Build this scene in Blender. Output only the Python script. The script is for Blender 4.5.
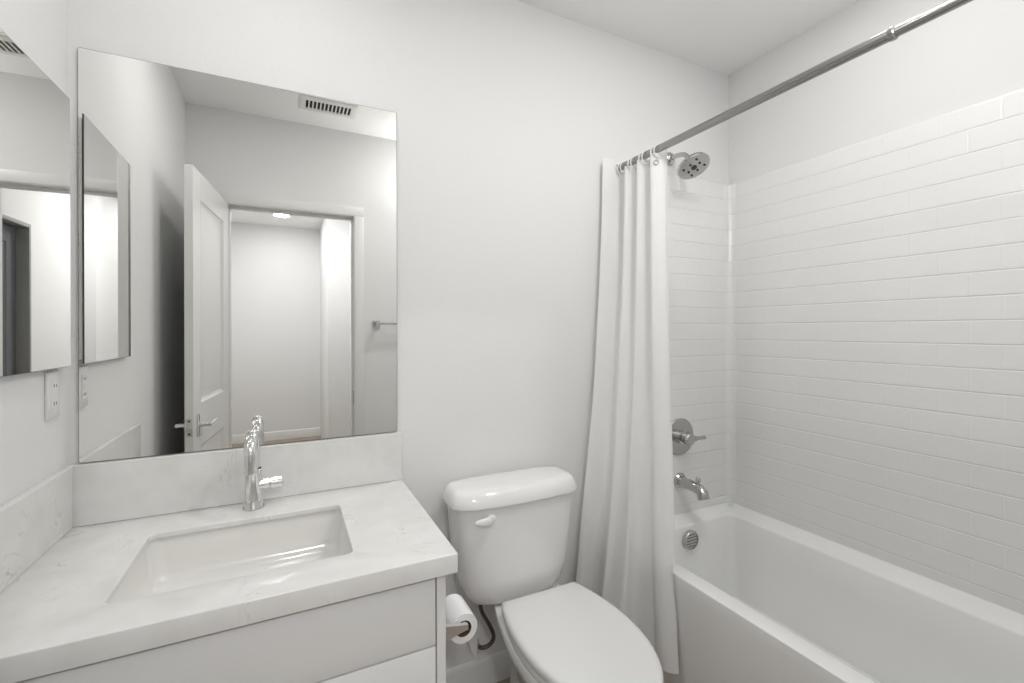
import bpy, bmesh, math
from math import sin, cos, pi, radians
from mathutils import Vector, Matrix

for o in list(bpy.data.objects):
    bpy.data.objects.remove(o)
scn = bpy.context.scene
COL = scn.collection

# ------------------------------------------------------------------ camera
EYE = 1.345
cam_d = bpy.data.cameras.new('camera')
cam = bpy.data.objects.new('camera', cam_d)
COL.objects.link(cam)
cam_d.sensor_width = 36.0
cam_d.lens = 454.74 / 1024 * 36
cam_d.shift_y = -11.25 / 1024
cam_d.clip_start = 0.02
cam.matrix_world = (Matrix.Translation((0, -1.6, EYE)) @ Matrix.Rotation(radians(-26.13), 4, 'Z')
                    @ Matrix.Rotation(radians(90), 4, 'X') @ Matrix.Rotation(-0.003, 4, 'Z'))
scn.camera = cam

# ------------------------------------------------------------------ world, exposure
w = bpy.data.worlds.new('world')
scn.world = w
w.use_nodes = True
w.node_tree.nodes['Background'].inputs[0].default_value = (0.9, 0.95, 1, 1)
w.node_tree.nodes['Background'].inputs[1].default_value = 0.05
scn.view_settings.view_transform = 'Standard'
scn.view_settings.look = 'None'
scn.view_settings.gamma = 1
scn.view_settings.use_curve_mapping = False
scn.view_settings.exposure = 0.24

# ------------------------------------------------------------------ room lamps (fixtures are built further down)
CEIL = 2.645
LAMPS = [  # x, y, watts, radius, tint
    (0.98, -1.00, 6.0, 0.09, (1.0, 0.995, 0.985)),  # added fill lamp, unseen, to even out the room
    (1.52, -0.80, 1.2, 0.06, (1.0, 0.995, 0.985)),
    (-0.06, -0.58, 3.0, 0.06, (1.0, 0.992, 0.98)),
    (-0.15, -3.00, 16, 0.10, (1.0, 1.0, 1.0)),
    (-0.07, -4.10, 4.0, 0.08, (1.0, 1.0, 1.0)),
]
for x, y, wt, r, tint in LAMPS:
    ld = bpy.data.lights.new('downlight_lamp', 'AREA')
    ld.shape = 'DISK'
    ld.size = r * 2
    ld.energy = wt
    ld.color = tint
    lo = bpy.data.objects.new('downlight_lamp', ld)
    lo.location = (x, y, CEIL - 0.012)
    COL.objects.link(lo)
# added fill light, out of view: an open cup to brighten the ceiling
SC = (1.02, -1.46, 2.08)
ld = bpy.data.lights.new('cup_fill_lamp', 'AREA')
ld.shape = 'DISK'
ld.size = 0.10
ld.energy = 4.2
ld.color = (1.0, 0.995, 0.985)
lo = bpy.data.objects.new('cup_fill_lamp', ld)
lo.location = (SC[0], SC[1], SC[2] - 0.015)
lo.rotation_euler = (pi, 0, 0)
COL.objects.link(lo)

# ------------------------------------------------------------------ materials
def nodes(name):
    m = bpy.data.materials.new(name)
    m.use_nodes = True
    nt = m.node_tree
    return m, nt, nt.nodes['Principled BSDF']

def plain(name, col, rough=0.5, metal=0.0, coat=0.0, spec=0.5):
    m, nt, b = nodes(name)
    b.inputs['Base Color'].default_value = (*col, 1)
    b.inputs['Roughness'].default_value = rough
    b.inputs['Metallic'].default_value = metal
    b.inputs['Coat Weight'].default_value = coat
    b.inputs['Coat Roughness'].default_value = 0.05
    b.inputs['Specular IOR Level'].default_value = spec
    return m

def paint(name, col, rough, scale, strength):
    m, nt, b = nodes(name)
    b.inputs['Base Color'].default_value = (*col, 1)
    b.inputs['Roughness'].default_value = rough
    b.inputs['Specular IOR Level'].default_value = 0.3
    tc = nt.nodes.new('ShaderNodeTexCoord')
    n = nt.nodes.new('ShaderNodeTexNoise')
    n.inputs['Scale'].default_value = scale
    n.inputs['Detail'].default_value = 2
    bp = nt.nodes.new('ShaderNodeBump')
    bp.inputs['Strength'].default_value = strength
    bp.inputs['Distance'].default_value = 0.002
    nt.links.new(tc.outputs['Object'], n.inputs['Vector'])
    nt.links.new(n.outputs['Fac'], bp.inputs['Height'])
    nt.links.new(bp.outputs['Normal'], b.inputs['Normal'])
    return m

M = {}
M['wall'] = paint('wall_paint', (0.84, 0.84, 0.835), 0.6, 120, 0.25)
M['ceiling'] = paint('ceiling_paint', (0.945, 0.94, 0.932), 0.8, 120, 0.2)
M['trim'] = plain('trim_paint', (0.82, 0.82, 0.81), 0.35)
M['door'] = plain('door_paint', (0.80, 0.80, 0.785), 0.3)
M['cabinet'] = plain('cabinet_lacquer', (0.88, 0.88, 0.88), 0.35)
M['porcelain'] = plain('porcelain', (0.86, 0.86, 0.85), 0.12, 0, 0.5)
M['sinkware'] = plain('sink_porcelain', (0.84, 0.83, 0.80), 0.1, 0, 0.5)
M['seat'] = plain('seat_plastic', (0.80, 0.80, 0.797), 0.2)
M['tub'] = plain('tub_acrylic', (0.945, 0.945, 0.938), 0.18, 0, 0.3)
M['plastic'] = plain('white_plastic', (0.83, 0.83, 0.82), 0.35)
M['chrome'] = plain('chrome', (0.78, 0.78, 0.77), 0.07, 1)
M['nickel'] = plain('brushed_nickel', (0.54, 0.53, 0.515), 0.15, 1)
M['steel'] = plain('steel_plate', (0.62, 0.61, 0.59), 0.3, 1)
M['rod'] = plain('rod_steel', (0.36, 0.357, 0.347), 0.22, 1)
M['mirror'] = plain('mirror_silver', (0.90, 0.90, 0.885), 0.0, 1)
M['edge'] = plain('mirror_edge', (0.10, 0.10, 0.09), 0.4)
M['dark'] = plain('dark_gap', (0.02, 0.02, 0.02), 0.7)
M['rubber'] = plain('dark_nozzles', (0.03, 0.03, 0.03), 0.5)
M['hose'] = plain('braided_hose', (0.13, 0.10, 0.08), 0.4, 0.6)
M['satin'] = plain('satin_chrome', (0.80, 0.80, 0.79), 0.3, 1)
M['slot'] = plain('slot_shadow_metal', (0.12, 0.12, 0.115), 0.5, 0.3)
M['brown'] = plain('brown_card', (0.13, 0.085, 0.055), 0.9)
M['paper'] = plain('tissue_paper', (0.88, 0.88, 0.88), 0.9)
M['slate'] = plain('slate_door', (0.16, 0.17, 0.18), 0.35)
M['slate_trim'] = plain('grey_casing', (0.30, 0.30, 0.295), 0.4)
M['vent'] = plain('vent_enamel', (0.78, 0.775, 0.75), 0.5)

def emit(name, col, s):
    m, nt, b = nodes(name)
    b.inputs['Base Color'].default_value = (*col, 1)
    b.inputs['Emission Color'].default_value = (*col, 1)
    b.inputs['Emission Strength'].default_value = s
    return m
M['lens'] = emit('lamp_lens', (1, 0.98, 0.95), 4.0)

def quartz():
    m, nt, b = nodes('white_quartz')
    tc = nt.nodes.new('ShaderNodeTexCoord')
    def vein(scale, width, seed):
        mp = nt.nodes.new('ShaderNodeMapping')
        mp.inputs['Location'].default_value = (seed, seed * 1.7, seed * 0.3)
        n = nt.nodes.new('ShaderNodeTexNoise')
        n.inputs['Scale'].default_value = scale
        n.inputs['Detail'].default_value = 6
        n.inputs['Roughness'].default_value = 0.6
        n.inputs['Distortion'].default_value = 1.2
        s = nt.nodes.new('ShaderNodeMath'); s.operation = 'SUBTRACT'; s.inputs[1].default_value = 0.5
        a = nt.nodes.new('ShaderNodeMath'); a.operation = 'ABSOLUTE'
        r = nt.nodes.new('ShaderNodeMapRange')
        r.inputs['From Min'].default_value = 0.0
        r.inputs['From Max'].default_value = width
        r.inputs['To Min'].default_value = 1
        r.inputs['To Max'].default_value = 0
        nt.links.new(tc.outputs['Object'], mp.inputs['Vector'])
        nt.links.new(mp.outputs['Vector'], n.inputs['Vector'])
        nt.links.new(n.outputs['Fac'], s.inputs[0])
        nt.links.new(s.outputs[0], a.inputs[0])
        nt.links.new(a.outputs[0], r.inputs['Value'])
        return r.outputs['Result']
    v = vein(8.0, 0.013, 3.1)
    # veins only where a broad mask allows them
    mk = nt.nodes.new('ShaderNodeTexNoise'); mk.inputs['Scale'].default_value = 7
    mk.inputs['Detail'].default_value = 3
    mr = nt.nodes.new('ShaderNodeMapRange')
    mr.inputs['From Min'].default_value = 0.55; mr.inputs['From Max'].default_value = 0.68
    nt.links.new(tc.outputs['Object'], mk.inputs['Vector'])
    nt.links.new(mk.outputs['Fac'], mr.inputs['Value'])
    mu = nt.nodes.new('ShaderNodeMath'); mu.operation = 'MULTIPLY'
    nt.links.new(v, mu.inputs[0]); nt.links.new(mr.outputs['Result'], mu.inputs[1])
    sc = nt.nodes.new('ShaderNodeMath'); sc.operation = 'MULTIPLY'; sc.inputs[1].default_value = 0.6
    nt.links.new(mu.outputs[0], sc.inputs[0])
    cl = nt.nodes.new('ShaderNodeTexNoise'); cl.inputs['Scale'].default_value = 14; cl.inputs['Detail'].default_value = 5
    nt.links.new(tc.outputs['Object'], cl.inputs['Vector'])
    ramp = nt.nodes.new('ShaderNodeValToRGB')
    ramp.color_ramp.elements[0].color = (0.765, 0.755, 0.735, 1)
    ramp.color_ramp.elements[0].position = 0.3
    ramp.color_ramp.elements[1].color = (0.825, 0.82, 0.805, 1)
    ramp.color_ramp.elements[1].position = 0.65
    nt.links.new(cl.outputs['Fac'], ramp.inputs['Fac'])
    mix = nt.nodes.new('ShaderNodeMix'); mix.data_type = 'RGBA'
    mix.inputs[7].default_value = (0.42, 0.40, 0.37, 1)
    nt.links.new(sc.outputs[0], mix.inputs[0])
    nt.links.new(ramp.outputs['Color'], mix.inputs[6])
    nt.links.new(mix.outputs[2], b.inputs['Base Color'])
    b.inputs['Roughness'].default_value = 0.16
    return m
M['quartz'] = quartz()

def surround_mat():
    m, nt, b = nodes('moulded_subway_tile')
    b.inputs['Base Color'].default_value = (0.875, 0.875, 0.868, 1)
    b.inputs['Roughness'].default_value = 0.22
    uv = nt.nodes.new('ShaderNodeUVMap')
    br = nt.nodes.new('ShaderNodeTexBrick')
    br.offset = 0.5
    br.inputs['Scale'].default_value = 1.0
    br.inputs['Color1'].default_value = (1, 1, 1, 1)
    br.inputs['Color2'].default_value = (1, 1, 1, 1)
    br.inputs['Mortar'].default_value = (0, 0, 0, 1)
    br.inputs['Mortar Size'].default_value = 0.003
    br.inputs['Mortar Smooth'].default_value = 0.7
    br.inputs['Brick Width'].default_value = 0.158
    br.inputs['Row Height'].default_value = 0.0787
    b2 = nt.nodes.new('ShaderNodeTexBrick')          # the long course lines are moulded deeper than the joints
    b2.inputs['Scale'].default_value = 1.0
    for k, cc in (('Color1', 1), ('Color2', 1), ('Mortar', 0)):
        b2.inputs[k].default_value = (cc, cc, cc, 1)
    b2.inputs['Mortar Size'].default_value = 0.0035
    b2.inputs['Mortar Smooth'].default_value = 0.7
    b2.inputs['Brick Width'].default_value = 400
    b2.inputs['Row Height'].default_value = 0.0787
    add = nt.nodes.new('ShaderNodeMix'); add.data_type = 'RGBA'; add.inputs[0].default_value = 0.78
    nt.links.new(uv.outputs['UV'], b2.inputs['Vector'])
    nt.links.new(br.outputs['Color'], add.inputs[6])
    nt.links.new(b2.outputs['Color'], add.inputs[7])
    bp = nt.nodes.new('ShaderNodeBump')
    bp.inputs['Strength'].default_value = 0.75
    bp.inputs['Distance'].default_value = 0.002
    n = nt.nodes.new('ShaderNodeTexNoise')
    n.inputs['Scale'].default_value = 9
    n.inputs['Detail'].default_value = 1
    bp2 = nt.nodes.new('ShaderNodeBump')
    bp2.inputs['Strength'].default_value = 0.25
    bp2.inputs['Distance'].default_value = 0.004
    nt.links.new(uv.outputs['UV'], br.inputs['Vector'])
    nt.links.new(uv.outputs['UV'], n.inputs['Vector'])
    nt.links.new(add.outputs[2], bp.inputs['Height'])
    nt.links.new(n.outputs['Fac'], bp2.inputs['Height'])
    nt.links.new(bp2.outputs['Normal'], bp.inputs['Normal'])
    nt.links.new(bp.outputs['Normal'], b.inputs['Normal'])
    return m
M['surround'] = surround_mat()

def floor_mat():
    m, nt, b = nodes('wood_plank')
    tc = nt.nodes.new('ShaderNodeTexCoord')
    br = nt.nodes.new('ShaderNodeTexBrick')
    br.inputs['Scale'].default_value = 1
    br.inputs['Brick Width'].default_value = 1.2
    br.inputs['Row Height'].default_value = 0.18
    br.inputs['Mortar Size'].default_value = 0.002
    br.inputs['Color1'].default_value = (0.52, 0.42, 0.33, 1)
    br.inputs['Color2'].default_value = (0.46, 0.36, 0.27, 1)
    br.inputs['Mortar'].default_value = (0.08, 0.05, 0.03, 1)
    mp = nt.nodes.new('ShaderNodeMapping'); mp.inputs['Scale'].default_value = (2, 30, 2)
    n = nt.nodes.new('ShaderNodeTexNoise'); n.inputs['Scale'].default_value = 3; n.inputs['Detail'].default_value = 5
    mix = nt.nodes.new('ShaderNodeMix'); mix.data_type = 'RGBA'; mix.blend_type = 'MULTIPLY'
    mix.inputs[0].default_value = 0.5
    nt.links.new(tc.outputs['Object'], br.inputs['Vector'])
    nt.links.new(tc.outputs['Object'], mp.inputs['Vector'])
    nt.links.new(mp.outputs['Vector'], n.inputs['Vector'])
    nt.links.new(br.outputs['Color'], mix.inputs[6])
    nt.links.new(n.outputs['Color'], mix.inputs[7])
    nt.links.new(mix.outputs[2], b.inputs['Base Color'])
    b.inputs['Roughness'].default_value = 0.4
    return m
M['floor'] = floor_mat()

def cloth_mat():
    m, nt, b = nodes('sheer_curtain')
    nt.nodes.remove(b)
    out = nt.nodes['Material Output']
    d = nt.nodes.new('ShaderNodeBsdfDiffuse'); d.inputs['Color'].default_value = (0.96, 0.96, 0.955, 1)
    t = nt.nodes.new('ShaderNodeBsdfTranslucent'); t.inputs['Color'].default_value = (0.94, 0.94, 0.935, 1)
    tr = nt.nodes.new('ShaderNodeBsdfTransparent')
    a = nt.nodes.new('ShaderNodeMixShader'); a.inputs[0].default_value = 0.15
    c = nt.nodes.new('ShaderNodeMixShader'); c.inputs[0].default_value = 0.05
    tc = nt.nodes.new('ShaderNodeTexCoord')
    n = nt.nodes.new('ShaderNodeTexNoise'); n.inputs['Scale'].default_value = 14; n.inputs['Detail'].default_value = 4
    bp = nt.nodes.new('ShaderNodeBump'); bp.inputs['Strength'].default_value = 0.3; bp.inputs['Distance'].default_value = 0.01
    nt.links.new(tc.outputs['Object'], n.inputs['Vector'])
    nt.links.new(n.outputs['Fac'], bp.inputs['Height'])
    nt.links.new(bp.outputs['Normal'], d.inputs['Normal'])
    nt.links.new(d.outputs[0], a.inputs[1]); nt.links.new(t.outputs[0], a.inputs[2])
    nt.links.new(a.outputs[0], c.inputs[1]); nt.links.new(tr.outputs[0], c.inputs[2])
    nt.links.new(c.outputs[0], out.inputs['Surface'])
    return m
M['cloth'] = cloth_mat()

# ------------------------------------------------------------------ helpers
ORG = {}

def thing(name, label, cat, loc=(0, 0, 0), group=None):
    o = bpy.data.objects.new(name, None)
    o.empty_display_size = 0.05
    COL.objects.link(o)
    o.location = loc
    o['label'] = label
    o['category'] = cat
    if group:
        o['group'] = group
    ORG[o.name] = Vector(loc)
    return o

def obj(name, bm, mat, parent=None, loc=None, sharp=35, label=None):
    """link bm (authored in world space) as ONE mesh object"""
    org = Vector((0, 0, 0))
    if parent is not None:
        org = ORG[parent.name]
    elif loc is not None:
        org = Vector(loc)
    bmesh.ops.remove_doubles(bm, verts=bm.verts, dist=1e-6)
    bmesh.ops.recalc_face_normals(bm, faces=bm.faces)
    bmesh.ops.translate(bm, verts=bm.verts, vec=-org)
    lim = radians(sharp)
    for f in bm.faces:
        f.smooth = True
    for e in bm.edges:
        if len(e.link_faces) == 2:
            e.smooth = e.calc_face_angle(0) < lim
        else:
            e.smooth = False
    me = bpy.data.meshes.new(name)
    bm.to_mesh(me)
    bm.free()
    for mt in (mat if isinstance(mat, (list, tuple)) else [mat]):
        me.materials.append(mt)
    o = bpy.data.objects.new(name, me)
    COL.objects.link(o)
    ORG[o.name] = org
    if parent is not None:
        o.parent = parent
    else:
        o.location = org
    if label:
        o['label'] = label
    return o

def tag(o, label, cat, group=None):
    o['label'] = label
    o['category'] = cat
    if group:
        o['group'] = group
    return o

def struct(o):
    o['kind'] = 'structure'
    return o

def B():
    return bmesh.new()

def box(bm, x0, x1, y0, y1, z0, z1, bev=0.0, seg=2):
    t = bmesh.new()
    bmesh.ops.create_cube(t, size=1)
    for v in t.verts:
        v.co = Vector((x0 + (v.co.x + .5) * (x1 - x0), y0 + (v.co.y + .5) * (y1 - y0), z0 + (v.co.z + .5) * (z1 - z0)))
    if bev > 0:
        bmesh.ops.bevel(t, geom=list(t.edges), offset=bev, segments=seg, profile=0.5, affect='EDGES')
    me = bpy.data.meshes.new('t'); t.to_mesh(me); t.free()
    bm.from_mesh(me); bpy.data.meshes.remove(me)

def loft(bm, loops, cap0=True, cap1=True, closed=False):
    rows = [[bm.verts.new(p) for p in lp] for lp in loops]
    n = len(rows[0])
    rng = range(len(rows) if closed else len(rows) - 1)
    for i in rng:
        a, b = rows[i], rows[(i + 1) % len(rows)]
        for j in range(n):
            k = (j + 1) % n
            bm.faces.new((a[j], a[k], b[k], b[j]))
    if not closed:
        if cap0: bm.faces.new(rows[0][::-1])
        if cap1: bm.faces.new(rows[-1])
    return rows

def rrect(x0, x1, y0, y1, r, z, n=6):
    pts = []
    for cx, cy, a0 in ((x1 - r, y1 - r, 0), (x0 + r, y1 - r, 90), (x0 + r, y0 + r, 180), (x1 - r, y0 + r, 270)):
        for i in range(n + 1):
            a = radians(a0 + 90 * i / n)
            pts.append((cx + r * cos(a), cy + r * sin(a), z))
    return pts

def frame_of(d):
    d = Vector(d).normalized()
    up = Vector((0, 0, 1)) if abs(d.z) < 0.95 else Vector((0, 1, 0))
    a = d.cross(up).normalized()
    return d, a, a.cross(d).normalized()

def lathe(bm, origin, axis, prof, n=28, cap0=True, cap1=True):
    """prof: list of (distance along axis, radius)"""
    d, a, b = frame_of(axis)
    o = Vector(origin)
    loops = [[o + d * t + (a * cos(2 * pi * i / n) + b * sin(2 * pi * i / n)) * max(r, 1e-4) for i in range(n)] for t, r in prof]
    return loft(bm, loops, cap0, cap1)

def tube(bm, pts, r, n=16, cap=True):
    pts = [Vector(p) for p in pts]
    rad = r if isinstance(r, (list, tuple)) else [r] * len(pts)
    loops = []
    ref = None
    for i, p in enumerate(pts):
        d = (pts[min(i + 1, len(pts) - 1)] - pts[max(i - 1, 0)]).normalized()
        if ref is None:
            _, ref, _ = frame_of(d)
        ref = (ref - d * ref.dot(d)).normalized()
        b = d.cross(ref)
        loops.append([p + (ref * cos(2 * pi * k / n) + b * sin(2 * pi * k / n)) * rad[i] for k in range(n)])
    loft(bm, loops, cap, cap)

def torus(bm, c, axis, R, r, n=28, k=10):
    d, a, b = frame_of(axis)
    c = Vector(c)
    loops = []
    for i in range(n):
        t = 2 * pi * i / n
        e = a * cos(t) + b * sin(t)
        loops.append([c + e * (R + r * cos(2 * pi * j / k)) + d * r * sin(2 * pi * j / k) for j in range(k)])
    loft(bm, loops, closed=True)

def spline(ctrl, n=8):
    """Catmull-Rom through the control points"""
    P = [Vector(p) for p in ctrl]
    P = [P[0] * 2 - P[1]] + P + [P[-1] * 2 - P[-2]]
    out = []
    for i in range(1, len(P) - 2):
        for j in range(n):
            t = j / n
            out.append(0.5 * ((2 * P[i]) + (P[i + 1] - P[i - 1]) * t + (2 * P[i - 1] - 5 * P[i] + 4 * P[i + 1] - P[i + 2]) * t * t
                              + (3 * P[i] - P[i - 1] - 3 * P[i + 1] + P[i + 2]) * t ** 3))
    out.append(P[-2])
    return out

# ------------------------------------------------------------------ room shell
XL, XR, YF, YJ = -0.526, 2.025, -1.55, -1.688     # left wall, right wall, doorway wall inner and hall faces
DX0, DX1, DZ = -0.325, 0.385, 2.095                # doorway
HX0, HX1, HX2, HY1, HY2 = -0.78, 0.575, 0.36, -3.45, -4.75   # hall

b = B(); box(b, -1.0, 2.2, -4.95, 0.12, -0.1, 0); struct(obj('floor', b, M['floor']))
b = B(); box(b, -1.0, 2.2, -4.95, 0.12, CEIL, CEIL + 0.1); struct(obj('ceiling', b, M['ceiling']))
b = B(); box(b, XL - 0.1, XR + 0.1, 0, 0.12, 0, CEIL); struct(obj('wall_back', b, M['wall']))
b = B(); box(b, XL - 0.1, XL, YF, 0, 0, CEIL); struct(obj('wall_left', b, M['wall']))
b = B(); box(b, XR, XR + 0.1, YF, 0, 0, CEIL); struct(obj('wall_right', b, M['wall']))
b = B()
box(b, -0.9, DX0 - 0.015, YJ, YF, 0, CEIL)
box(b, DX1 + 0.015, XR + 0.1, YJ, YF, 0, CEIL)
box(b, DX0 - 0.015, DX1 + 0.015, YJ, YF, DZ + 0.015, CEIL)
struct(obj('wall_front', b, M['wall']))
b = B(); box(b, HX0 - 0.1, HX0, HY2, YJ, 0, CEIL); struct(obj('wall_hall_left', b, M['wall']))
b = B(); box(b, HX1, HX1 + 0.15, -1.769, YJ, 0, CEIL); box(b, HX1, HX1 + 0.15, -2.409, -1.769, 2.039, CEIL)
box(b, HX1, HX1 + 0.15, HY1, -2.409, 0, CEIL)
box(b, HX2, HX1 + 0.1, HY2, HY1, 0, CEIL); struct(obj('wall_hall_right', b, M['wall']))
b = B(); box(b, HX0 - 0.1, HX1 + 0.1, HY2 - 0.1, HY2, 0, CEIL); struct(obj('wall_hall_end', b, M['wall']))

# baseboards: board with a small eased top
def baseboard(name, p0, p1, nrm, h=0.105, t=0.013):
    bm = B()
    p0, p1, nrm = Vector(p0), Vector(p1), Vector(nrm)
    prof = [(0, 0), (t, 0), (t, h - 0.014), (t - 0.004, h - 0.004), (t - 0.009, h), (0, h)]
    loft(bm, [[p + nrm * a + Vector((0, 0, z)) for a, z in prof] for p in (p0, p1)])
    return struct(obj(name, bm, M['trim'], sharp=50))
baseboard('baseboard_back', (0.332, 0, 0), (1.239, 0, 0), (0, -1, 0))
baseboard('baseboard_left', (XL, -0.60, 0), (XL, YF, 0), (1, 0, 0))
baseboard('baseboard_front', (DX1 + 0.075, YF, 0), (1.239, YF, 0), (0, 1, 0))
baseboard('baseboard_hall_end', (HX0, HY2, 0), (HX2, HY2, 0), (0, 1, 0))
baseboard('baseboard_hall_left', (HX0, HY2, 0), (HX0, YJ, 0), (1, 0, 0))

# door frame: jamb lining, stop and casing on the bathroom side
b = B()
for x0, x1 in ((DX0 - 0.015, DX0), (DX1, DX1 + 0.015)):
    box(b, x0, x1, YJ - 0.002, YF + 0.002, 0, DZ)
box(b, DX0 - 0.015, DX1 + 0.015, YJ - 0.002, YF + 0.002, DZ, DZ + 0.015)
box(b, DX0, DX0 + 0.012, -1.64, -1.60, 0, DZ - 0.012, 0.002)
box(b, DX1 - 0.012, DX1, -1.64, -1.60, 0, DZ - 0.012, 0.002)
box(b, DX0, DX1, -1.64, -1.60, DZ - 0.012, DZ, 0.002)
frame = struct(obj('trim_1', b, M['trim']))
b = B()
cw = 0.062
for yy, s in ((YF, 1), (YJ, -1)):
    ya, yb = sorted((yy, yy + s * 0.007))
    box(b, DX0 - cw, DX0 - 0.004, ya, yb, 0, DZ + 0.004, 0.003)
    box(b, DX1 + 0.004, DX1 + cw, ya, yb, 0, DZ + 0.004, 0.003)
    box(b, DX0 - cw, DX1 + cw, ya, yb, DZ + 0.004, DZ + cw, 0.003)
struct(obj('trim_2', b, M['trim']))
b = B(); box(b, DX1 - 0.0015, DX1 + 0.001, -1.598, -1.566, 0.86, 0.95, 0.0006)
obj('strike_plate', b, M['nickel'], frame, label='dark metal strike plate')

# ------------------------------------------------------------------ bathroom door (stands open against the left wall)
def door_leaf(W, H, T, panels):
    """local space: x from the hinge, y through the thickness, z up"""
    bm = B()
    xs = [0] + [panels[0][0], panels[0][1]] + [W]
    box(bm, 0, xs[1], 0, T, 0, H, 0.0015, 1)
    box(bm, xs[2], W, 0, T, 0, H, 0.0015, 1)
    zs = [0] + [z for p in panels for z in p[2:]] + [H]
    for i in range(0, len(zs), 2):
        box(bm, xs[1], xs[2], 0, T, zs[i], zs[i + 1])
    for x0, x1, z0, z1 in panels:
        for side in (0, 1):
            y = lambda d: d if side == 0 else T - d
            def ring(ins, d):
                return [(x0 + ins, y(d), z0 + ins), (x1 - ins, y(d), z0 + ins), (x1 - ins, y(d), z1 - ins), (x0 + ins, y(d), z1 - ins)]
            loft(bm, [ring(0, 0), ring(0.006, 0.006), ring(0.018, 0.011), ring(0.03, 0.0115), ring(0.062, 0.004), ring(0.066, 0.0035)], False, True)
    return bm

DW, DT, DH = 0.68, 0.035, 2.084
ang = math.atan2(0.675, -0.066)
bm = door_leaf(DW, DH, DT, [(0.115, 0.565, 0.23, 0.80), (0.115, 0.565, 1.00, 1.955)])
door = struct(obj('door_1', bm, M['door'], sharp=20))
def lever(side):
    """side 0: face y=0 (towards the room), side 1: the far face"""
    s = -1 if side == 0 else 1
    y0 = 0 if side == 0 else DT
    X, Z = 0.61, 0.905
    bm = B()
    ya, yb = sorted((y0, y0 + s * 0.009))
    box(bm, X - 0.024, X + 0.024, ya, yb, Z - 0.053, Z + 0.053, 0.003)
    o = obj('handle', bm, M['chrome'], door, label='shiny metal lever handle')
    bm = B()
    lathe(bm, (X, y0 + s * 0.008, Z), (0, s, 0), [(0, 0.012), (0.022, 0.010), (0.045, 0.010)], 18)
    tube(bm, spline([(X + 0.008, y0 + s * 0.046, Z), (X - 0.02, y0 + s * 0.047, Z), (X - 0.07, y0 + s * 0.046, Z + 0.002), (X - 0.115, y0 + s * 0.044, Z)], 5), 0.0085, 12)
    obj('lever', bm, M['chrome'], o)
lever(0); lever(1)
bm = B(); box(bm, DW - 0.001, DW + 0.0012, 0.006, 0.029, 0.865, 0.945, 0.0005)
lathe(bm, (DW, DT / 2, 0.905), (1, 0, 0), [(0, 0.009), (0.010, 0.009), (0.012, 0.006)], 14)
lp_ = obj('latch_plate', bm, M['steel'], door)
for z in (0.876, 0.934):
    bm = B(); lathe(bm, (DW + 0.001, DT / 2, z), (1, 0, 0), [(0, 0.0045), (0.0008, 0.0045), (0.001, 0.002)], 12)
    obj('screw', bm, M['dark'], lp_)
for z in (0.25, 1.05, 1.85):
    bm = B(); lathe(bm, (-0.004, DT + 0.005, z - 0.045), (0, 0, 1), [(0, 0.006), (0.09, 0.006)], 12)
    obj('hinge', bm, M['nickel'], door)
door.location = (-0.318, -1.548, 0.008)
door.rotation_euler = (0, 0, ang)

# ------------------------------------------------------------------ dark panelled door across the hall
HD0, HD1 = -2.388, -1.79
bm = door_leaf(HD1 - HD0 - 0.006, 2.005, 0.035, [(0.10, 0.492, 0.23, 0.86), (0.10, 0.492, 1.0, 1.90)])
d2 = struct(obj('door_2', bm, M['slate'], sharp=20))
d2.location = (HX1 + 0.055 + 0.035, HD0 + 0.003, 0.006)
d2.rotation_euler = (0, 0, radians(90))
bm = B()
for y0, y1 in ((HD0 - 0.022, HD0), (HD1, HD1 + 0.022)):
    box(bm, HX1 - 0.010, HX1 + 0.0995, y0, y1, 0, 2.015, 0.003)
box(bm, HX1 - 0.010, HX1 + 0.0995, HD0 - 0.022, HD1 + 0.022, 2.015, 2.040, 0.003)
struct(obj('trim_3', bm, M['slate_trim']))

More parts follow.
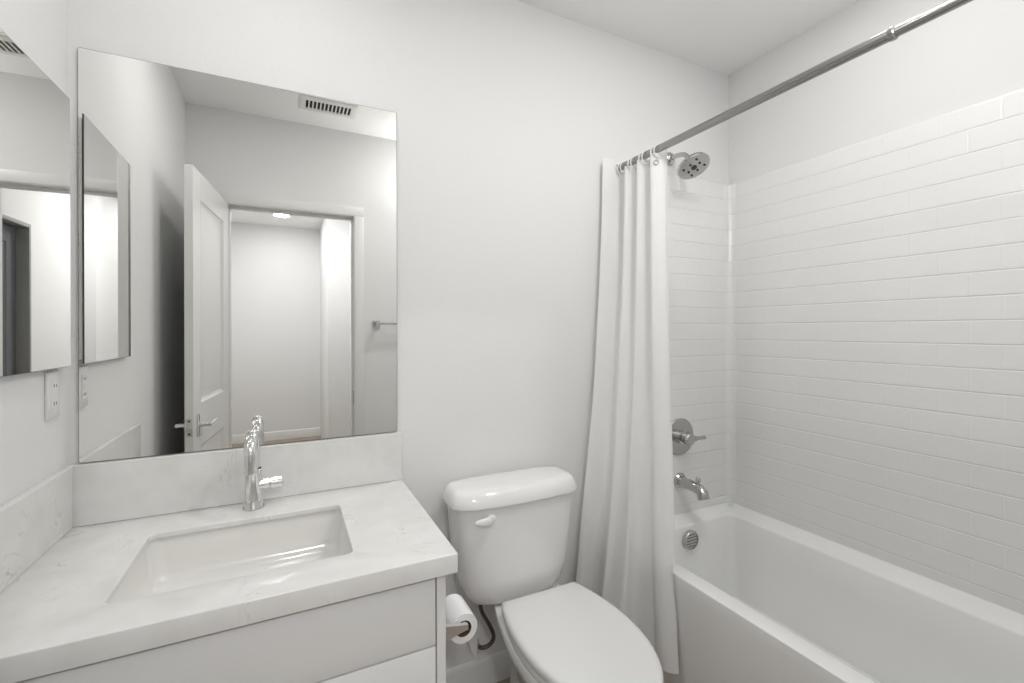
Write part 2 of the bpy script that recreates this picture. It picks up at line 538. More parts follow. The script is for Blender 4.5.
# ------------------------------------------------------------------ bath surround (moulded tile panels, U-shaped, coved corners)
def surround():
    bm = B()
    t = 0.010
    R = 0.045
    xi, yb, yf = XR - t, -t, YF + t
    path = [(1.262, 0.0), (1.262, yb + 0.004), (1.266, yb)]
    path += [(1.266 + (xi - R - 1.266) * i / 6, yb) for i in range(1, 7)]
    path += [(xi - R + R * sin(radians(9 * i)), yb - R + R * cos(radians(9 * i))) for i in range(1, 11)]
    path += [(xi, yb - R + (yf + R - yb + R) * i / 10) for i in range(1, 11)]
    path += [(xi - R + R * cos(radians(9 * i)), yf + R - R * sin(radians(9 * i))) for i in range(1, 11)]
    path += [(xi - R + (1.266 - xi + R) * i / 6, yf) for i in range(1, 7)]
    path += [(1.262, yf - 0.004), (1.262, YF)]
    L = [0]
    for a, c in zip(path, path[1:]):
        L.append(L[-1] + math.dist(a, c))
    zt = 2.081
    # (z, how far the surface sits out of the wall, 0..1)
    prof = [(0.4600, 1.0), (0.48, 1.0), (1.2, 1.0), (zt - 0.010, 1.0), (zt - 0.003, 0.8), (zt, 0.4), (zt, 0.0)]
    uvl = bm.loops.layers.uv.new('UVMap')
    rows = []
    def wallpt(x, y):
        return (min(max(x, 1.262), XR) if x < xi - R else XR, 0.0 if y > -0.4 and x < xi - R * 0.3 else (YF if y < -1.2 and x < xi - R * 0.3 else y))
    for z, k in prof:
        row = []
        for (x, y), l in zip(path, L):
            wx, wy = wallpt(x, y)
            v = bm.verts.new((wx + (x - wx) * k, wy + (y - wy) * k, z))
            row.append((v, l, z))
        rows.append(row)
    jx = xi - R + (-0.913 + R + t) * 0
    for i in range(len(rows) - 1):
        for j in range(len(path) - 1):
            q = [rows[i][j], rows[i][j + 1], rows[i + 1][j + 1], rows[i + 1][j]]
            f = bm.faces.new([v[0] for v in q])
            for lp, v in zip(f.loops, q):
                lp[uvl].uv = (v[1] + UOFF, v[2] - (zt - 0.0787 * 40))
    return bm
UOFF = 0.0
# length along the panel at which the right wall reaches y = -0.913 must fall on a joint of the top row
_l = 0.010 + 0.0056 + (XR - 0.010 - 0.045 - 1.266) + 0.045 * pi / 2 + (0.913 - 0.055)
UOFF = (-_l) % 0.158 + 0.079
o = obj('bath_surround', surround(), M['surround'], loc=(1.6, 0, 0.456))
tag(o, 'white moulded subway tile surround lining the walls above the bathtub', 'shower wall')

# ------------------------------------------------------------------ bathtub
tub = thing('bathtub', 'white alcove bathtub behind the shower curtain', 'bathtub', (1.64, -0.775, 0))
x0, x1, y0, y1 = 1.241, XR - 0.002, YF + 0.002, -0.002
def tub_loop(ins, z, r, lift=0.0):
    pts = rrect(x0 + ins, x1 - ins, y0 + ins, y1 - ins, r, z, 8)
    return [(x, y, z + (lift * 1.6 if (x > x1 - 0.1 or y > y1 - 0.02 or y < y0 + 0.02) else 0)) for x, y, z in pts]
def basin(e, z, r):   # e: inset beyond the rim's inner edge
    return rrect(1.343 + e, 1.935 - e, -1.46 + e * 2.2, -0.078 - e, r, z, 8)
loops = [tub_loop(0.0, 0.0, 0.004), tub_loop(0.0, 0.434, 0.004), tub_loop(0.001, 0.441, 0.005, 0.005), tub_loop(0.004, 0.4455, 0.006, 0.012), tub_loop(0.010, 0.447, 0.01, 0.0145),
         basin(-0.007, 0.447, 0.04), basin(-0.002, 0.4445, 0.036), basin(0.001, 0.437, 0.034), basin(0.005, 0.33, 0.036), basin(0.012, 0.12, 0.045), basin(0.022, 0.072, 0.055), basin(0.06, 0.052, 0.08), basin(0.16, 0.048, 0.1)]
bm = B(); loft(bm, loops)
obj('basin', bm, M['tub'], tub, sharp=50)
bm = B()
lathe(bm, (1.646, -0.084, 0.384), (0, -1, 0), [(0, 0.043), (0.014, 0.043), (0.018, 0.040), (0.018, 0.036), (0.015, 0.035)], 30)
ov = obj('overflow_cover', bm, M['nickel'], tub, label='round brushed metal overflow cover')
bm = B()
for k in range(-2, 3):
    hw = math.sqrt(0.033 ** 2 - (k * 0.013) ** 2)
    box(bm, 1.646 - hw, 1.646 + hw, -0.1, -0.0955, 0.384 + k * 0.013 - 0.0017, 0.384 + k * 0.013 + 0.0017)
obj('grille', bm, M['slot'], ov)  # dark bars paint the shade inside the cover's slits
bm = B(); lathe(bm, (1.64, -0.34, 0.0485), (0, 0, 1), [(0, 0.036), (0.003, 0.034), (0.003, 0.026), (0.006, 0.022), (0.008, 0.0)], 24)
obj('drain', bm, M['nickel'], tub)

# ------------------------------------------------------------------ tub fittings on the back wall
v = thing('shower_valve', 'round brushed metal shower valve with lever handle above the tub spout', 'shower valve', (1.662, -0.01, 0.838))
bm = B(); lathe(bm, (1.662, -0.010, 0.838), (0, -1, 0), [(0, 0.088), (0.006, 0.088), (0.010, 0.084), (0.011, 0.05)], 40)
obj('trim_plate', bm, M['nickel'], v)
bm = B(); lathe(bm, (1.662, -0.018, 0.838), (0, -1, 0), [(0, 0.031), (0.024, 0.031), (0.026, 0.024), (0.032, 0.024), (0.034, 0.028), (0.062, 0.028), (0.066, 0.024), (0.068, 0.0)], 32)
obj('barrel', bm, M['nickel'], v)
bm = B(); tube(bm, [(1.68, -0.066, 0.836), (1.708, -0.067, 0.836), (1.713, -0.067, 0.836), (1.765, -0.07, 0.836)], [0.013, 0.013, 0.0085, 0.0085], 14)
obj('lever', bm, M['nickel'], v)

s_ = thing('tub_spout', 'brushed metal tub spout with diverter knob over the bathtub', 'faucet', (1.663, -0.01, 0.628))
bm = B(); lathe(bm, (1.663, -0.010, 0.630), (0, -1, 0), [(0, 0.036), (0.008, 0.036), (0.016, 0.030), (0.017, 0.022)], 28)
obj('flange', bm, M['nickel'], s_)
bm = B()
tube(bm, spline([(1.663, -0.02, 0.628), (1.663, -0.07, 0.628), (1.663, -0.115, 0.625), (1.663, -0.142, 0.612), (1.663, -0.152, 0.586)], 6), [0.0235] * 6 + [0.0245] * 13 + [0.026] * 6, 20)
obj('spout', bm, M['nickel'], s_)
bm = B(); lathe(bm, (1.663, -0.122, 0.642), (0, 0, 1), [(0, 0.007), (0.012, 0.007), (0.016, 0.0115), (0.030, 0.0115), (0.033, 0.008)], 16)
obj('diverter_knob', bm, M['nickel'], s_)

h = thing('showerhead', 'round brushed metal shower head on a short arm beside the curtain', 'shower head', (1.612, 0, 2.150))
bm = B(); lathe(bm, (1.612, 0, 2.150), (0, -1, 0), [(0, 0.031), (0.006, 0.031), (0.016, 0.024), (0.022, 0.014)], 28)
obj('flange', bm, M['nickel'], h)
arm = spline([(1.612, -0.015, 2.150), (1.612, -0.055, 2.149), (1.612, -0.095, 2.138), (1.612, -0.124, 2.110)], 6)
bm = B(); tube(bm, arm, 0.0105, 16)
obj('arm', bm, M['nickel'], h)
HC, HD = Vector((1.612, -0.150, 2.061)), Vector((-0.03, -0.50, -0.86)).normalized()
bm = B()
lathe(bm, HC - HD * 0.052, HD, [(0, 0.013), (0.012, 0.015), (0.02, 0.02), (0.027, 0.050), (0.032, 0.068), (0.044, 0.0715), (0.049, 0.069), (0.050, 0.065), (0.050, 0.0)], 40)
hd = obj('head', bm, M['nickel'], h)
_, ha, hb = frame_of(HD)
bm = B()
lathe(bm, HC - HD * 0.003, HD, [(0, 0.013), (0.004, 0.012), (0.005, 0.0)], 18)
for i in range(8):
    a = 2 * pi * i / 8 + 0.3
    r = 0.047 if i % 2 else 0.029
    lathe(bm, HC + (ha * cos(a) + hb * sin(a)) * r - HD * 0.003, HD, [(0, 0.0055), (0.004, 0.005), (0.005, 0.0)], 12)
obj('nozzles', bm, M['rubber'], hd, label='dark rubber nozzles')

# ------------------------------------------------------------------ shower rod
RX, RZ = 1.290, 2.047
r_ = thing('shower_rod', 'grey metal telescopic shower rod spanning above the bathtub', 'curtain rod', (RX, -0.775, RZ))
bm = B(); tube(bm, [(RX, -0.012, RZ), (RX, -1.03, RZ)], 0.0142, 24); obj('outer_tube', bm, M['rod'], r_)
bm = B(); tube(bm, [(RX, -1.02, RZ), (RX, YF + 0.012, RZ)], 0.0122, 24); obj('inner_tube', bm, M['rod'], r_)
bm = B(); lathe(bm, (RX, -1.022, RZ), (0, -1, 0), [(0, 0.0148), (0.003, 0.0162), (0.012, 0.0162), (0.015, 0.013)], 24); obj('collar', bm, M['rod'], r_)
for y, d in ((0, -1), (YF, 1)):
    bm = B(); lathe(bm, (RX, y, RZ), (0, d, 0), [(0, 0.023), (0.014, 0.023), (0.018, 0.019), (0.03, 0.0165)], 24)
    obj('end_cap', bm, M['rod'], r_)

# ------------------------------------------------------------------ shower curtain
c = thing('shower_curtain', 'white sheer shower curtain pulled to the wall beside the toilet', 'shower curtain', (1.25, -0.2, 2.05))
NF = 3.5
ZT, ZB = 2.030, 0.144
def curt(s, z):
    t = min(1, max(0, (ZT - z) / (ZT - ZB)))
    w = t ** 1.65
    ph = 2 * pi * NF * s + 0.25
    lead = max(0.0, 1 - s / 0.09)
    top = Vector((RX - 0.004 - (0.022 + 0.062 * lead) * cos(ph), -0.028 - 0.264 * s, 0))
    p2 = 2 * pi * 2.0 * s + 0.7
    A = Vector((1.020, -0.040, 0)); C = Vector((1.220, -0.416, 0))
    d = (C - A).normalized(); nn = Vector((-d.y, d.x, 0))
    env = 0.022 * min(1, (1 - s) * 4 + 0.3)
    bot = A.lerp(C, s) + nn * (-cos(p2) * env + 0.010 * sin(2.3 * p2 + 1)) + d * 0.012 * sin(2 * p2)
    p = top.lerp(bot, w)
    p.x += 0.004 * sin(7 * z + 9 * s) * t
    if z < 0.52:
        p.x = min(p.x, 1.230)
    p.y = min(p.y, -0.012)
    return Vector((p.x, p.y, z + (0.05 * min(1, max(0.0, 1 - s / 0.055) * 2.5) * (1 - t) ** 6)))
NS, NZ = 220, 64
bm = B()
g = [[bm.verts.new(curt(i / NS, ZB + (ZT - ZB) * j / NZ)) for i in range(NS + 1)] for j in range(NZ + 1)]
for j in range(NZ):
    for i in range(NS):
        bm.faces.new((g[j][i], g[j][i + 1], g[j + 1][i + 1], g[j + 1][i]))
obj('cloth', bm, M['cloth'], c, sharp=180)
bm = B(); tube(bm, [curt(0.998, ZB + (ZT - ZB) * j / 40) for j in range(41)], 0.0018, 8)
tube(bm, [curt(i / 120, ZB) for i in range(121)], 0.0018, 8)
obj('hem', bm, M['cloth'], c)
# turned corner patch at the bottom of the leading edge
bm = B()
nr = []
for i in range(9):
    s_i = 0.80 + 0.198 * i / 8
    hgt = 0.004 + 0.085 * i / 8
    nr.append([bm.verts.new(curt(s_i, ZB + 0.002 + hgt * k / 6) + Vector((-0.0025, -0.0015, 0))) for k in range(7)])
for a, b2 in zip(nr, nr[1:]):
    for k in range(6):
        bm.faces.new((a[k], a[k + 1], b2[k + 1], b2[k]))
obj('corner_patch', bm, M['cloth'], c, sharp=180)
# rings that carry the curtain on the rod
for k in range(8):
    yk = -0.045 - 0.033 * k
    bm = B(); torus(bm, (RX, yk, RZ - 0.010), (0.35 if k % 2 else -0.3, 1, 0.1), 0.0265, 0.0026, 24, 8)
    rg = obj('curtain_ring', bm, M['plastic'], None, loc=(RX, yk, RZ))
    tag(rg, 'white ring on the shower rod, one of the bunched row carrying the curtain', 'curtain ring', 'curtain rings on the rod')
p = curt(0.90, 1.992); q = curt(0.91, 1.992) - curt(0.89, 1.992)
nrm = Vector((-q.y, q.x, 0)).normalized()
if nrm.x > 0: nrm = -nrm
bm = B(); torus(bm, p + nrm * 0.003, nrm, 0.0095, 0.0022, 20, 8)
obj('snap_ring', bm, M['chrome'], c)

# ------------------------------------------------------------------ vanity cabinet
VX1 = 0.327
vc = thing('vanity_cabinet', 'white vanity cabinet with flat slab drawers under the stone counter', 'cabinet', (-0.1, -0.3, 0))
bm = B()
box(bm, XL + 0.002, 0.300, -0.556, -0.004, 0.09, 0.100)
box(bm, XL + 0.002, XL + 0.02, -0.556, -0.004, 0.10, 0.784)
box(bm, 0.286, 0.302, -0.48, -0.004, 0.10, 0.784)
box(bm, XL + 0.02, 0.286, -0.016, -0.004, 0.10, 0.784)
box(bm, XL + 0.02, 0.286, -0.556, -0.536, 0.745, 0.784)
box(bm, XL + 0.02, 0.286, -0.5, -0.48, 0.0, 0.09)
obj('body', bm, M['cabinet'], vc)
bm = B(); box(bm, 0.3055, VX1, -0.578, -0.002, 0.0, 0.785, 0.0012, 1)
obj('end_panel', bm, M['cabinet'], vc)
for z0, z1 in ((0.6185, 0.772), (0.36, 0.6145), (0.10, 0.356)):
    bm = B(); box(bm, XL + 0.006, 0.3025, -0.578, -0.558, z0, z1, 0.0015, 2)
    obj('drawer', bm, M['cabinet'], vc)

# ------------------------------------------------------------------ countertop with splashes
ct = thing('countertop', 'white veined quartz vanity countertop with low splashes', 'countertop', (-0.1, -0.3, 0.786))
ZC = 0.83
CX1 = 0.350
OUT = (XL + 0.001, CX1, -0.600, -0.001)
IN = (-0.317, 0.1335, -0.489, -0.157)
def ol(z, e=0.0):
    return rrect(OUT[0] + e, OUT[1] - e, OUT[2] + e, OUT[3] - e, 0.004, z, 6)
def il(z, e=0.0):
    return rrect(IN[0] - e, IN[1] + e, IN[2] - e, IN[3] + e, 0.018, z, 6)
bm = B(); loft(bm, [ol(0.786), ol(ZC - 0.0025), ol(ZC - 0.0007, 0.0008), ol(ZC, 0.0025), il(ZC, 0.0025), il(ZC - 0.0008, 0.0007), il(ZC - 0.003), il(0.8155), il(0.8155, 0.02), il(0.786, 0.02)], closed=True)
obj('slab', bm, M['quartz'], ct, sharp=50)
bm = B(); box(bm, XL + 0.001, CX1, -0.020, -0.001, ZC + 0.0002, 0.992, 0.0012, 1); obj('backsplash', bm, M['quartz'], ct)
bm = B(); box(bm, XL + 0.001, XL + 0.016, -0.600, -0.0205, ZC + 0.0002, 0.992, 0.0012, 1); obj('side_splash', bm, M['quartz'], ct)

# ------------------------------------------------------------------ sink
sk = thing('sink', 'white rectangular undermount sink set in the quartz counter', 'sink', (-0.09, -0.33, 0.66))
def sl(e, z, r):
    return rrect(IN[0] - 0.008 + e, IN[1] + 0.008 - e, IN[2] - 0.008 + e, IN[3] + 0.008 - e, r, z, 7)
bm = B()
loft(bm, [sl(-0.010, 0.815, 0.04), sl(0, 0.815, 0.034), sl(0.003, 0.80, 0.030), sl(0.010, 0.75, 0.032), sl(0.015, 0.725, 0.034), sl(0.022, 0.710, 0.036), sl(0.036, 0.701, 0.038), sl(0.11, 0.697, 0.03),
          sl(0.11, 0.685, 0.03), sl(0.04, 0.69, 0.045), sl(0.008, 0.71, 0.045), sl(-0.004, 0.75, 0.04), sl(-0.010, 0.795, 0.04)], False, False, True)
# close the basin floor inside and out
lo1 = [bm.verts.new(p) for p in sl(0.11, 0.697, 0.03)]; bm.faces.new(lo1)
lo2 = [bm.verts.new(p) for p in sl(0.11, 0.685, 0.03)]; bm.faces.new(lo2)
obj('basin', bm, M['sinkware'], sk, sharp=50)
bm = B(); lathe(bm, (-0.091, -0.31, 0.6975), (0, 0, 1), [(0, 0.031), (0.0025, 0.030), (0.003, 0.024), (0.006, 0.021), (0.008, 0.0)], 26)
obj('drain', bm, M['chrome'], sk)

# ------------------------------------------------------------------ faucet
FX, FY = -0.094, -0.077
fa = thing('faucet', 'chrome single lever gooseneck faucet standing behind the sink', 'faucet', (FX, FY, ZC))
bm = B(); lathe(bm, (FX, FY, ZC + 0.0004), (0, 0, 1), [(0, 0.029), (0.004, 0.029), (0.012, 0.025), (0.03, 0.0225), (0.112, 0.0215), (0.114, 0.0195)], 32)
obj('body', bm, M['chrome'], fa)
pts = [(FX, FY, ZC + 0.110), (FX, FY, ZC + 0.112), (FX, FY, ZC + 0.15), (FX, FY, ZC + 0.178)]
for i in range(1, 9):
    a = pi / 2 * i / 8
    pts.append((FX, FY - 0.042 + 0.042 * cos(a), ZC + 0.178 + 0.042 * sin(a)))
for i in range(1, 9):
    a = pi / 2 * i / 8
    pts.append((FX, FY - 0.064 - 0.042 * sin(a), ZC + 0.178 + 0.042 * cos(a)))
YO = FY - 0.106
pts += [(FX, YO, ZC + 0.16), (FX, YO, ZC + 0.138), (FX, YO, ZC + 0.136)]
bm = B(); tube(bm, pts, 0.0165, 24)
spo = obj('spout', bm, M['chrome'], fa)
bm = B(); lathe(bm, (FX, YO, ZC + 0.1365), (0, 0, -1), [(0, 0.0172), (0.006, 0.0172), (0.008, 0.0155), (0.0085, 0.0)], 24)
obj('aerator', bm, M['chrome'], spo)
bm = B(); lathe(bm, (FX, FY, ZC + 0.1125), (0, 0, 1), [(0, 0.0205), (0.0028, 0.0205), (0.003, 0.017)], 28)
obj('collar', bm, M['dark'], fa, label='dark collar line')
bm = B(); lathe(bm, (FX, FY, ZC + 0.067), (1, 0.02, 0), [(0.012, 0.0165), (0.040, 0.0165), (0.042, 0.0145), (0.044, 0.0145), (0.046, 0.0175), (0.074, 0.0175), (0.077, 0.015), (0.0775, 0.0)], 28)
obj('handle', bm, M['chrome'], fa)

# ------------------------------------------------------------------ wall mirror over the vanity
mr = thing('wall_mirror', 'large frameless wall mirror above the quartz backsplash', 'mirror', (-0.08, -0.004, 0.9935))
MX0, MX1, MZ0, MZ1 = -0.503, 0.3375, 0.9945, 2.1025
def mirror_plate(y, r, e=0.0):
    return [(x, y, z) for x, z, _ in rrect(MX0 + e, MX1 - e, MZ0 + e, MZ1 - e, r, 0, 4)]
bm = B(); loft(bm, [mirror_plate(-0.0008, 0.006), mirror_plate(-0.0060, 0.006)], True, True)
obj('edge_band', bm, M['edge'], mr, label='dark mirror edge')
bm = B(); bm.faces.new([bm.verts.new(p) for p in mirror_plate(-0.0062, 0.0055, 0.0008)][::-1])
obj('glass', bm, M['mirror'], mr)

# ------------------------------------------------------------------ mirrored cabinet on the left wall
mc = thing('medicine_cabinet', 'mirrored medicine cabinet set in the left wall above the outlet', 'cabinet', (XL, -0.25, 1.25))
CY0, CY1, CZ0, CZ1, CXM = -0.484, -0.050, 1.256, 1.943, -0.504
SKEW = 0.0145   # the door is not quite shut flush: its free end sits slightly deeper
bm = B()
box(bm, XL + 0.0005, CXM - 0.0045, CY0 + 0.012, CY1 + 0.0005, CZ0 + 0.012, CZ1 - 0.012, 0.001, 1)
for vv in bm.verts:
    if vv.co.x > CXM - 0.01: vv.co.x += (vv.co.y - CY1) * SKEW
obj('body', bm, M['plastic'], mc)
bm = B(); box(bm, CXM - 0.0035, CXM - 0.0003, CY0, CY1, CZ0, CZ1)
for vv in bm.verts: vv.co.x += (vv.co.y - CY1) * SKEW
dr = obj('door', bm, M['edge'], mc, label='mirrored cabinet door')
bm = B()
bm.faces.new([bm.verts.new(p) for p in ((CXM + (CY0 - CY1) * SKEW, CY0 + .0008, CZ0 + .0008), (CXM, CY1 - .0008, CZ0 + .0008), (CXM, CY1 - .0008, CZ1 - .0008), (CXM + (CY0 - CY1) * SKEW, CY0 + .0008, CZ1 - .0008))])
obj('glass', bm, M['mirror'], dr)
for z in (1.338, 1.598, 1.845):
    bm = B()
    box(bm, CXM - 0.019, CXM - 0.006, CY1 - 0.002, CY1 + 0.003, z - 0.027, z + 0.027, 0.001, 1)
    hg = obj('hinge', bm, M['plastic'], dr)
    for q in (-0.012, 0.012):
        bm = B(); lathe(bm, (CXM - 0.013, CY1 + 0.0028, z + q), (0, 1, 0), [(0, 0.003), (0.001, 0.003), (0.0012, 0.001)], 10)
        obj('screw', bm, M['dark'], hg)

# ------------------------------------------------------------------ outlet plate on the left wall
op = thing('wall_outlet', 'white wall outlet plate with reset buttons below the medicine cabinet', 'outlet', (XL, -0.097, 1.19))
bm = B(); box(bm, XL + 0.0003, XL + 0.006, -0.130, -0.066, 1.1325, 1.2475, 0.002); obj('plate', bm, M['plastic'], op)
bm = B(); box(bm, XL + 0.005, XL + 0.0082, -0.114, -0.080, 1.156, 1.224, 0.001, 1); rc = obj('receptacle', bm, M['plastic'], op)
for z in (1.168, 1.212):
    for y in (-0.103, -0.091):
        bm = B(); box(bm, XL + 0.0078, XL + 0.0086, y - 0.0012, y + 0.0012, z - 0.004, z + 0.004)
        obj('slot', bm, M['dark'], rc)
for z in (1.186, 1.194):
    bm = B(); box(bm, XL + 0.008, XL + 0.0096, -0.105, -0.089, z - 0.003, z + 0.003, 0.0005, 1); obj('button', bm, M['plastic'], rc)

# ------------------------------------------------------------------ toilet
TX = 0.7625
to = thing('toilet', 'white two-piece toilet with closed lid beside the vanity', 'toilet', (TX, -0.35, 0))
KX = 0.720
def sup(cx, cy, hw, hd, z, p=4.0, n=56, bow=0.0):
    pts = []
    for i in range(n):
        a = 2 * pi * i / n
        cxs, sns = cos(a), sin(a)
        x = hw * (abs(cxs) ** (2 / p)) * (1 if cxs >= 0 else -1)
        y = hd * (abs(sns) ** (2 / p)) * (1 if sns >= 0 else -1)
        if y < 0:
            y -= bow * (1 - (x / hw) ** 2)
        pts.append((cx + x, cy + y, z))
    return pts
bm = B()
loft(bm, [sup(KX, -0.118, 0.105, 0.058, 0.408, 3.2), sup(KX, -0.118, 0.145, 0.070, 0.412, 3.4, bow=.006), sup(KX, -0.118, 0.172, 0.078, 0.426, 3.8, bow=.01), sup(KX, -0.119, 0.188, 0.083, 0.455, 4.2, bow=.012),
          sup(KX, -0.120, 0.204, 0.086, 0.51, 4.6, bow=.014), sup(KX, -0.121, 0.218, 0.089, 0.63, 5, bow=.016), sup(KX, -0.122, 0.229, 0.091, 0.758, 5, bow=.018)])
obj('tank', bm, M['porcelain'], to, sharp=60)
bm = B()
L_ = lambda e, z, p=4.6: sup(KX, -0.122, 0.247 - e, 0.099 - e, z, p, bow=.022)
loft(bm, [L_(0.016, 0.7585), L_(0.004, 0.7585), L_(0.0, 0.761), L_(0.0, 0.768), L_(0.004, 0.783), L_(0.010, 0.797), L_(0.017, 0.807), L_(0.027, 0.813), L_(0.045, 0.8155), L_(0.085, 0.8165, 4)])
obj('tank_lid', bm, M['porcelain'], to, sharp=60)
bm = B()
lathe(bm, (0.596, -0.222, 0.724), (0, -1, 0), [(0, 0.017), (0.004, 0.017), (0.010, 0.013), (0.013, 0.009)], 20)
lv = [(0.596, -0.236, 0.724), (0.586, -0.243, 0.725), (0.566, -0.249, 0.727), (0.546, -0.250, 0.7285), (0.531, -0.249, 0.729)]
loops = []
for (x, y, z), hh, dd in zip(lv, (0.011, 0.0155, 0.014, 0.0115, 0.006), (0.008, 0.009, 0.008, 0.007, 0.004)):
    loops.append([(x, y + dd * cos(2 * pi * k / 16), z + hh * sin(2 * pi * k / 16)) for k in range(16)])
loft(bm, loops)
obj('flush_lever', bm, M['plastic'], to, sharp=60)

def egg(hw, yb, yf, z, wb=0.75, n=64, cy=-0.47):
    """toilet outline: squared back at yb with half width wb*hw, rounded nose at yf"""
    pts = []
    for i in range(n):
        a = 2 * pi * i / n
        c_, s_n = cos(a), sin(a)
        if s_n < 0:
            y = cy + (cy - yf) * s_n
            x = hw * (abs(c_) ** 0.93) * (1 if c_ >= 0 else -1)
        else:
            t = abs(s_n) ** 0.45
            y = cy + (yb - cy) * t
            x = hw * (abs(c_) ** 0.4 if False else 1) * 0
            k = t
            half = hw * (1 - (1 - wb) * k ** 2.2)
            # last part runs along the straight back edge
            x = half * (1 if c_ >= 0 else -1) * (1 - max(0, (s_n - 0.55) / 0.45) ** 1.0)
            y = cy + (yb - cy) * min(1, (s_n / 0.55))
            half = hw * (1 - (1 - wb) * min(1, (s_n / 0.55)) ** 2.0)
            x = half * (1 if c_ >= 0 else -1) * (1 - max(0, (s_n - 0.55) / 0.45))
        pts.append((TX + x, y, z))
    return pts
NOSE = -0.765
bm = B()
E_ = lambda hw, yb, yf, z, wb=0.80: egg(hw, yb, yf, z, wb)
loft(bm, [E_(0.1745, -0.254, NOSE + 0.004, 0.4345), E_(0.1795, -0.250, NOSE, 0.437), E_(0.1805, -0.249, NOSE - 0.001, 0.446), E_(0.1785, -0.251, NOSE + 0.001, 0.4545), E_(0.1725, -0.256, NOSE + 0.007, 0.459), E_(0.162, -0.266, NOSE + 0.018, 0.461), E_(0.13, -0.30, NOSE + 0.06, 0.4625)])
obj('seat_lid', bm, M['seat'], to, sharp=50)
bm = B()
loft(bm, [E_(0.1725, -0.275, NOSE + 0.008, 0.4085), E_(0.1765, -0.272, NOSE + 0.004, 0.411), E_(0.1775, -0.270, NOSE + 0.003, 0.422), E_(0.1755, -0.272, NOSE + 0.004, 0.4305), E_(0.1705, -0.276, NOSE + 0.009, 0.433)])
obj('seat', bm, M['seat'], to, sharp=50)
bm = B()
def bw(hw, yb, yf, z, wb, cy=-0.47):
    return egg(hw, yb, yf, z, wb, cy=cy)
loft(bm, [bw(0.098, -0.12, -0.60, 0.0, 0.55, -0.40), bw(0.100, -0.12, -0.602, 0.03, 0.55, -0.40), bw(0.092, -0.125, -0.585, 0.10, 0.55, -0.40), bw(0.098, -0.125, -0.595, 0.18, 0.55, -0.42), bw(0.120, -0.12, -0.645, 0.25, 0.5, -0.45),
          bw(0.152, -0.10, -0.70, 0.315, 0.48, -0.46), bw(0.174, -0.085, -0.735, 0.365, 0.52, -0.47), bw(0.181, -0.075, -0.75, 0.395, 0.56, -0.47), bw(0.178, -0.077, -0.747, 0.405, 0.56, -0.47), bw(0.170, -0.085, -0.738, 0.4075, 0.56, -0.47)])
obj('bowl', bm, M['porcelain'], to, sharp=50)

# ------------------------------------------------------------------ water supply line
sp = thing('water_supply_hose', 'dark braided supply hose curling under the toilet tank', 'hose', (0.62, -0.05, 0.2))
bm = B()
tube(bm, spline([(0.603, -0.105, 0.425), (0.604, -0.105, 0.395), (0.613, -0.10, 0.345), (0.648, -0.095, 0.278), (0.662, -0.092, 0.235), (0.648, -0.088, 0.210), (0.620, -0.083, 0.204), (0.596, -0.078, 0.222)], 7), 0.0072, 12)
obj('hose', bm, M['hose'], sp)
bm = B(); lathe(bm, (0.603, -0.105, 0.398), (0, 0, 1), [(0, 0.010), (0.004, 0.012), (0.022, 0.012)], 8); obj('coupling_nut', bm, M['hose'], sp)
bm = B()
lathe(bm, (0.590, -0.004, 0.232), (0, -1, 0), [(0, 0.026), (0.003, 0.026), (0.009, 0.012), (0.05, 0.008), (0.052, 0.013), (0.095, 0.013), (0.098, 0.009)], 18)
lathe(bm, (0.588, -0.076, 0.228), (1, 0, 0), [(0, 0.008), (0.02, 0.008)], 12)
obj('stop_valve', bm, M['chrome'], sp)

# ------------------------------------------------------------------ paper holder and roll on the vanity's side
PX, PZ = 0.400, 0.594
ph = thing('toilet_paper_holder', 'chrome toilet paper holder fixed to the vanity side panel', 'paper holder', (VX1, -0.45, PZ))
for y in (-0.512, -0.388):
    bm = B()
    def sec(x, hy, hz):
        return [(x, y - hy, PZ - hz), (x, y + hy, PZ - hz), (x, y + hy, PZ + hz), (x, y - hy, PZ + hz)]
    loft(bm, [sec(VX1 + 0.0003, 0.012, 0.026), sec(VX1 + 0.007, 0.012, 0.026), sec(VX1 + 0.012, 0.007, 0.020), sec(PX - 0.022, 0.0055, 0.011), sec(PX + 0.006, 0.0045, 0.0065)])
    obj('post', bm, M['satin'], ph, sharp=20)
bm = B(); tube(bm, [(PX, -0.506, PZ), (PX, -0.394, PZ)], 0.0065, 14); obj('spindle', bm, M['chrome'], ph)
tp = thing('toilet_paper_roll', 'half-used white toilet paper roll on the chrome holder', 'toilet paper', (PX, -0.45, PZ - 0.012))
RC, RR, CZ = 0.0195, 0.037, PZ - 0.0130
ya, yb = -0.4995, -0.4005
n = 40
def ringp(r, y):
    return [(PX + r * cos(2 * pi * i / n), y, CZ + r * sin(2 * pi * i / n)) for i in range(n)]
bm = B(); loft(bm, [ringp(RC + 0.0012, ya), ringp(RR, ya), ringp(RR, yb), ringp(RC + 0.0012, yb)], closed=True)
obj('paper', bm, M['paper'], tp, sharp=40)
bm = B(); loft(bm, [ringp(RC - 0.0005, ya - 0.0003), ringp(RC + 0.001, ya - 0.0003), ringp(RC + 0.001, yb), ringp(RC - 0.0005, yb)], closed=True)
obj('core', bm, M['brown'], tp, sharp=40, label='brown cardboard core')
bm = B()
ths = [radians(50 - 10 * i) for i in range(6)]
prof = [(PX + (RR + 0.0008) * cos(t), CZ + (RR + 0.0008) * sin(t)) for t in ths] + [(PX + RR + 0.001, CZ - 0.018), (PX + RR - 0.001, CZ - 0.040), (PX + RR - 0.003, CZ - 0.060)]
rows = []
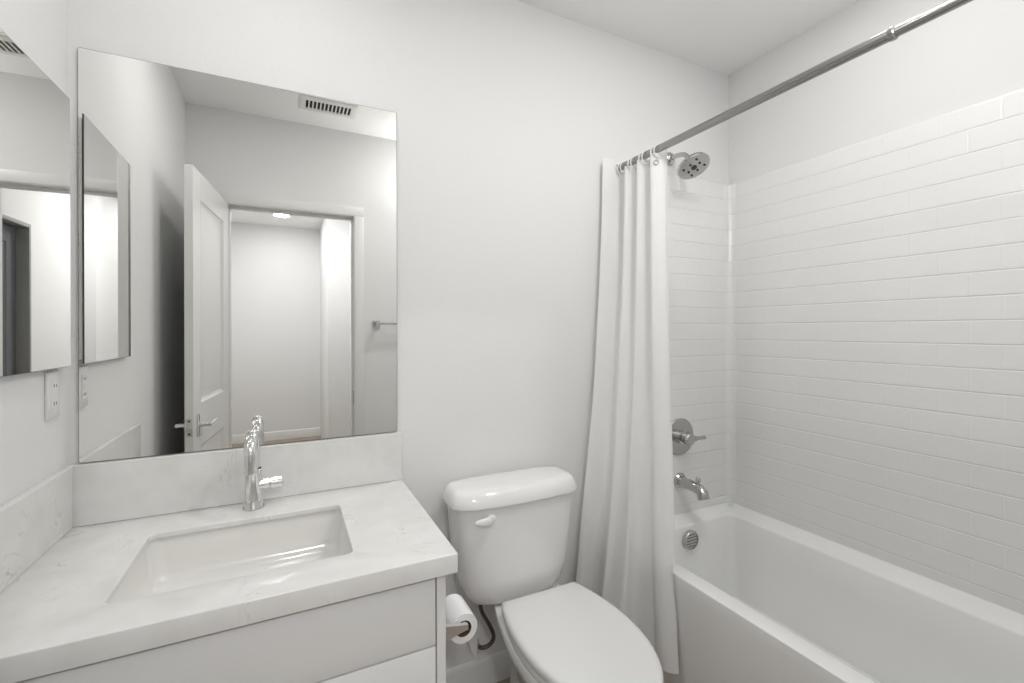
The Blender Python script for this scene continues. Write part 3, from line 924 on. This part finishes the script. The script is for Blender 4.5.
for i, (x, z) in enumerate(prof):
    f = max(0, (i - 6)) / 2.0
    rows.append([bm.verts.new((x, ya + (yb - ya) * k / 6 * (1 - 0.0), z - f * 0.034 * (1 - abs(k / 6 - 0.2) * 1.25))) for k in range(7)])
for a, b2 in zip(rows, rows[1:]):
    for k in range(6):
        bm.faces.new((a[k], a[k + 1], b2[k + 1], b2[k]))
bmesh.ops.solidify(bm, geom=list(bm.faces), thickness=0.0006)
obj('loose_sheet', bm, M['paper'], tp, sharp=60)

# ------------------------------------------------------------------ towel bar on the doorway wall
tb = thing('towel_bar', 'brushed metal towel bar on the wall beside the doorway', 'towel bar', (0.82, YF, 1.39))
for x in (0.525, 1.115):
    bm = B(); box(bm, x - 0.022, x + 0.022, YF + 0.0003, YF + 0.010, 1.368, 1.412, 0.002)
    box(bm, x - 0.013, x + 0.013, YF + 0.009, YF + 0.072, 1.377, 1.403, 0.002)
    obj('post', bm, M['nickel'], tb)
bm = B(); box(bm, 0.512, 1.128, YF + 0.050, YF + 0.066, 1.383, 1.397, 0.002)
obj('bar', bm, M['nickel'], tb)

# ------------------------------------------------------------------ ceiling vent
ve = thing('ceiling_vent', 'white ceiling vent grille with dark slots near the doorway', 'vent', (0.21, -1.25, CEIL))
bm = B()
fx0, fx1, fy0, fy1 = 0.055, 0.365, -1.335, -1.165
gx0, gx1, gy0, gy1 = 0.082, 0.338, -1.300, -1.200
zt = CEIL - 0.0003
def vl(a, b2, c2, d2, z): return rrect(a, b2, c2, d2, 0.003, z, 2)
loft(bm, [vl(fx0, fx1, fy0, fy1, zt), vl(fx0, fx1, fy0, fy1, zt - 0.004), vl(fx0 + .008, fx1 - .008, fy0 + .008, fy1 - .008, zt - 0.008), vl(gx0, gx1, gy0, gy1, zt - 0.008), vl(gx0, gx1, gy0, gy1, zt)], closed=True)
obj('frame', bm, M['vent'], ve)
bm = B(); box(bm, gx0, gx1, gy0, gy1, zt - 0.0012, zt); obj('backing', bm, M['dark'], ve, label='dark duct opening')
for i in range(13):
    x = gx0 + 0.004 + (gx1 - gx0 - 0.008) * i / 12
    bm = B(); box(bm, x - 0.0035, x + 0.0035, gy0, gy1, zt - 0.0075, zt - 0.0012); obj('slat', bm, M['vent'], ve)

# ------------------------------------------------------------------ recessed ceiling lights
LAB = ['added wide round recessed fill light near the doorway wall', 'round recessed ceiling light above the bathtub', 'round recessed ceiling light above the vanity sink',       'round recessed hall ceiling light nearer the doorway', 'round recessed hall ceiling light nearer the end wall']
for (x, y, wt, r, tint), lab in zip(LAMPS, LAB):
    rl = thing('recessed_light', lab, 'ceiling light', (x, y, CEIL))
    bm = B()
    loops = [[(x + rr * cos(2 * pi * i / 36), y + rr * sin(2 * pi * i / 36), z) for i in range(36)]
             for rr, z in ((r + 0.024, zt), (r + 0.024, zt - 0.003), (r + 0.016, zt - 0.007), (r + 0.001, zt - 0.006), (r + 0.001, zt))]
    loft(bm, loops, closed=True); obj('trim_ring', bm, M['plastic'], rl)
    bm = B(); lathe(bm, (x, y, zt), (0, 0, -1), [(0, r), (0.003, r), (0.004, r * 0.8)], 36); obj('lens', bm, M['lens'], rl)

wl = thing('added_wall_light', 'added metal cup fill light, out of view on the doorway wall above the towel bar', 'wall light', (SC[0], YF, SC[2]))  # unseen fixture added to house the ceiling fill
bm = B(); lathe(bm, (SC[0], YF + 0.0003, SC[2] - 0.06), (0, 1, 0), [(0, 0.05), (0.010, 0.05), (0.014, 0.045), (0.03, 0.012)], 24)
obj('back_plate', bm, M['nickel'], wl)
bm = B(); lathe(bm, (SC[0], SC[1], SC[2] - 0.12), (0, 0, 1), [(0, 0.0), (0.0, 0.035), (0.03, 0.058), (0.12, 0.072), (0.12, 0.068), (0.035, 0.054), (0.012, 0.035), (0.012, 0.0)], 32, False, False)
obj('cup', bm, M['nickel'], wl)
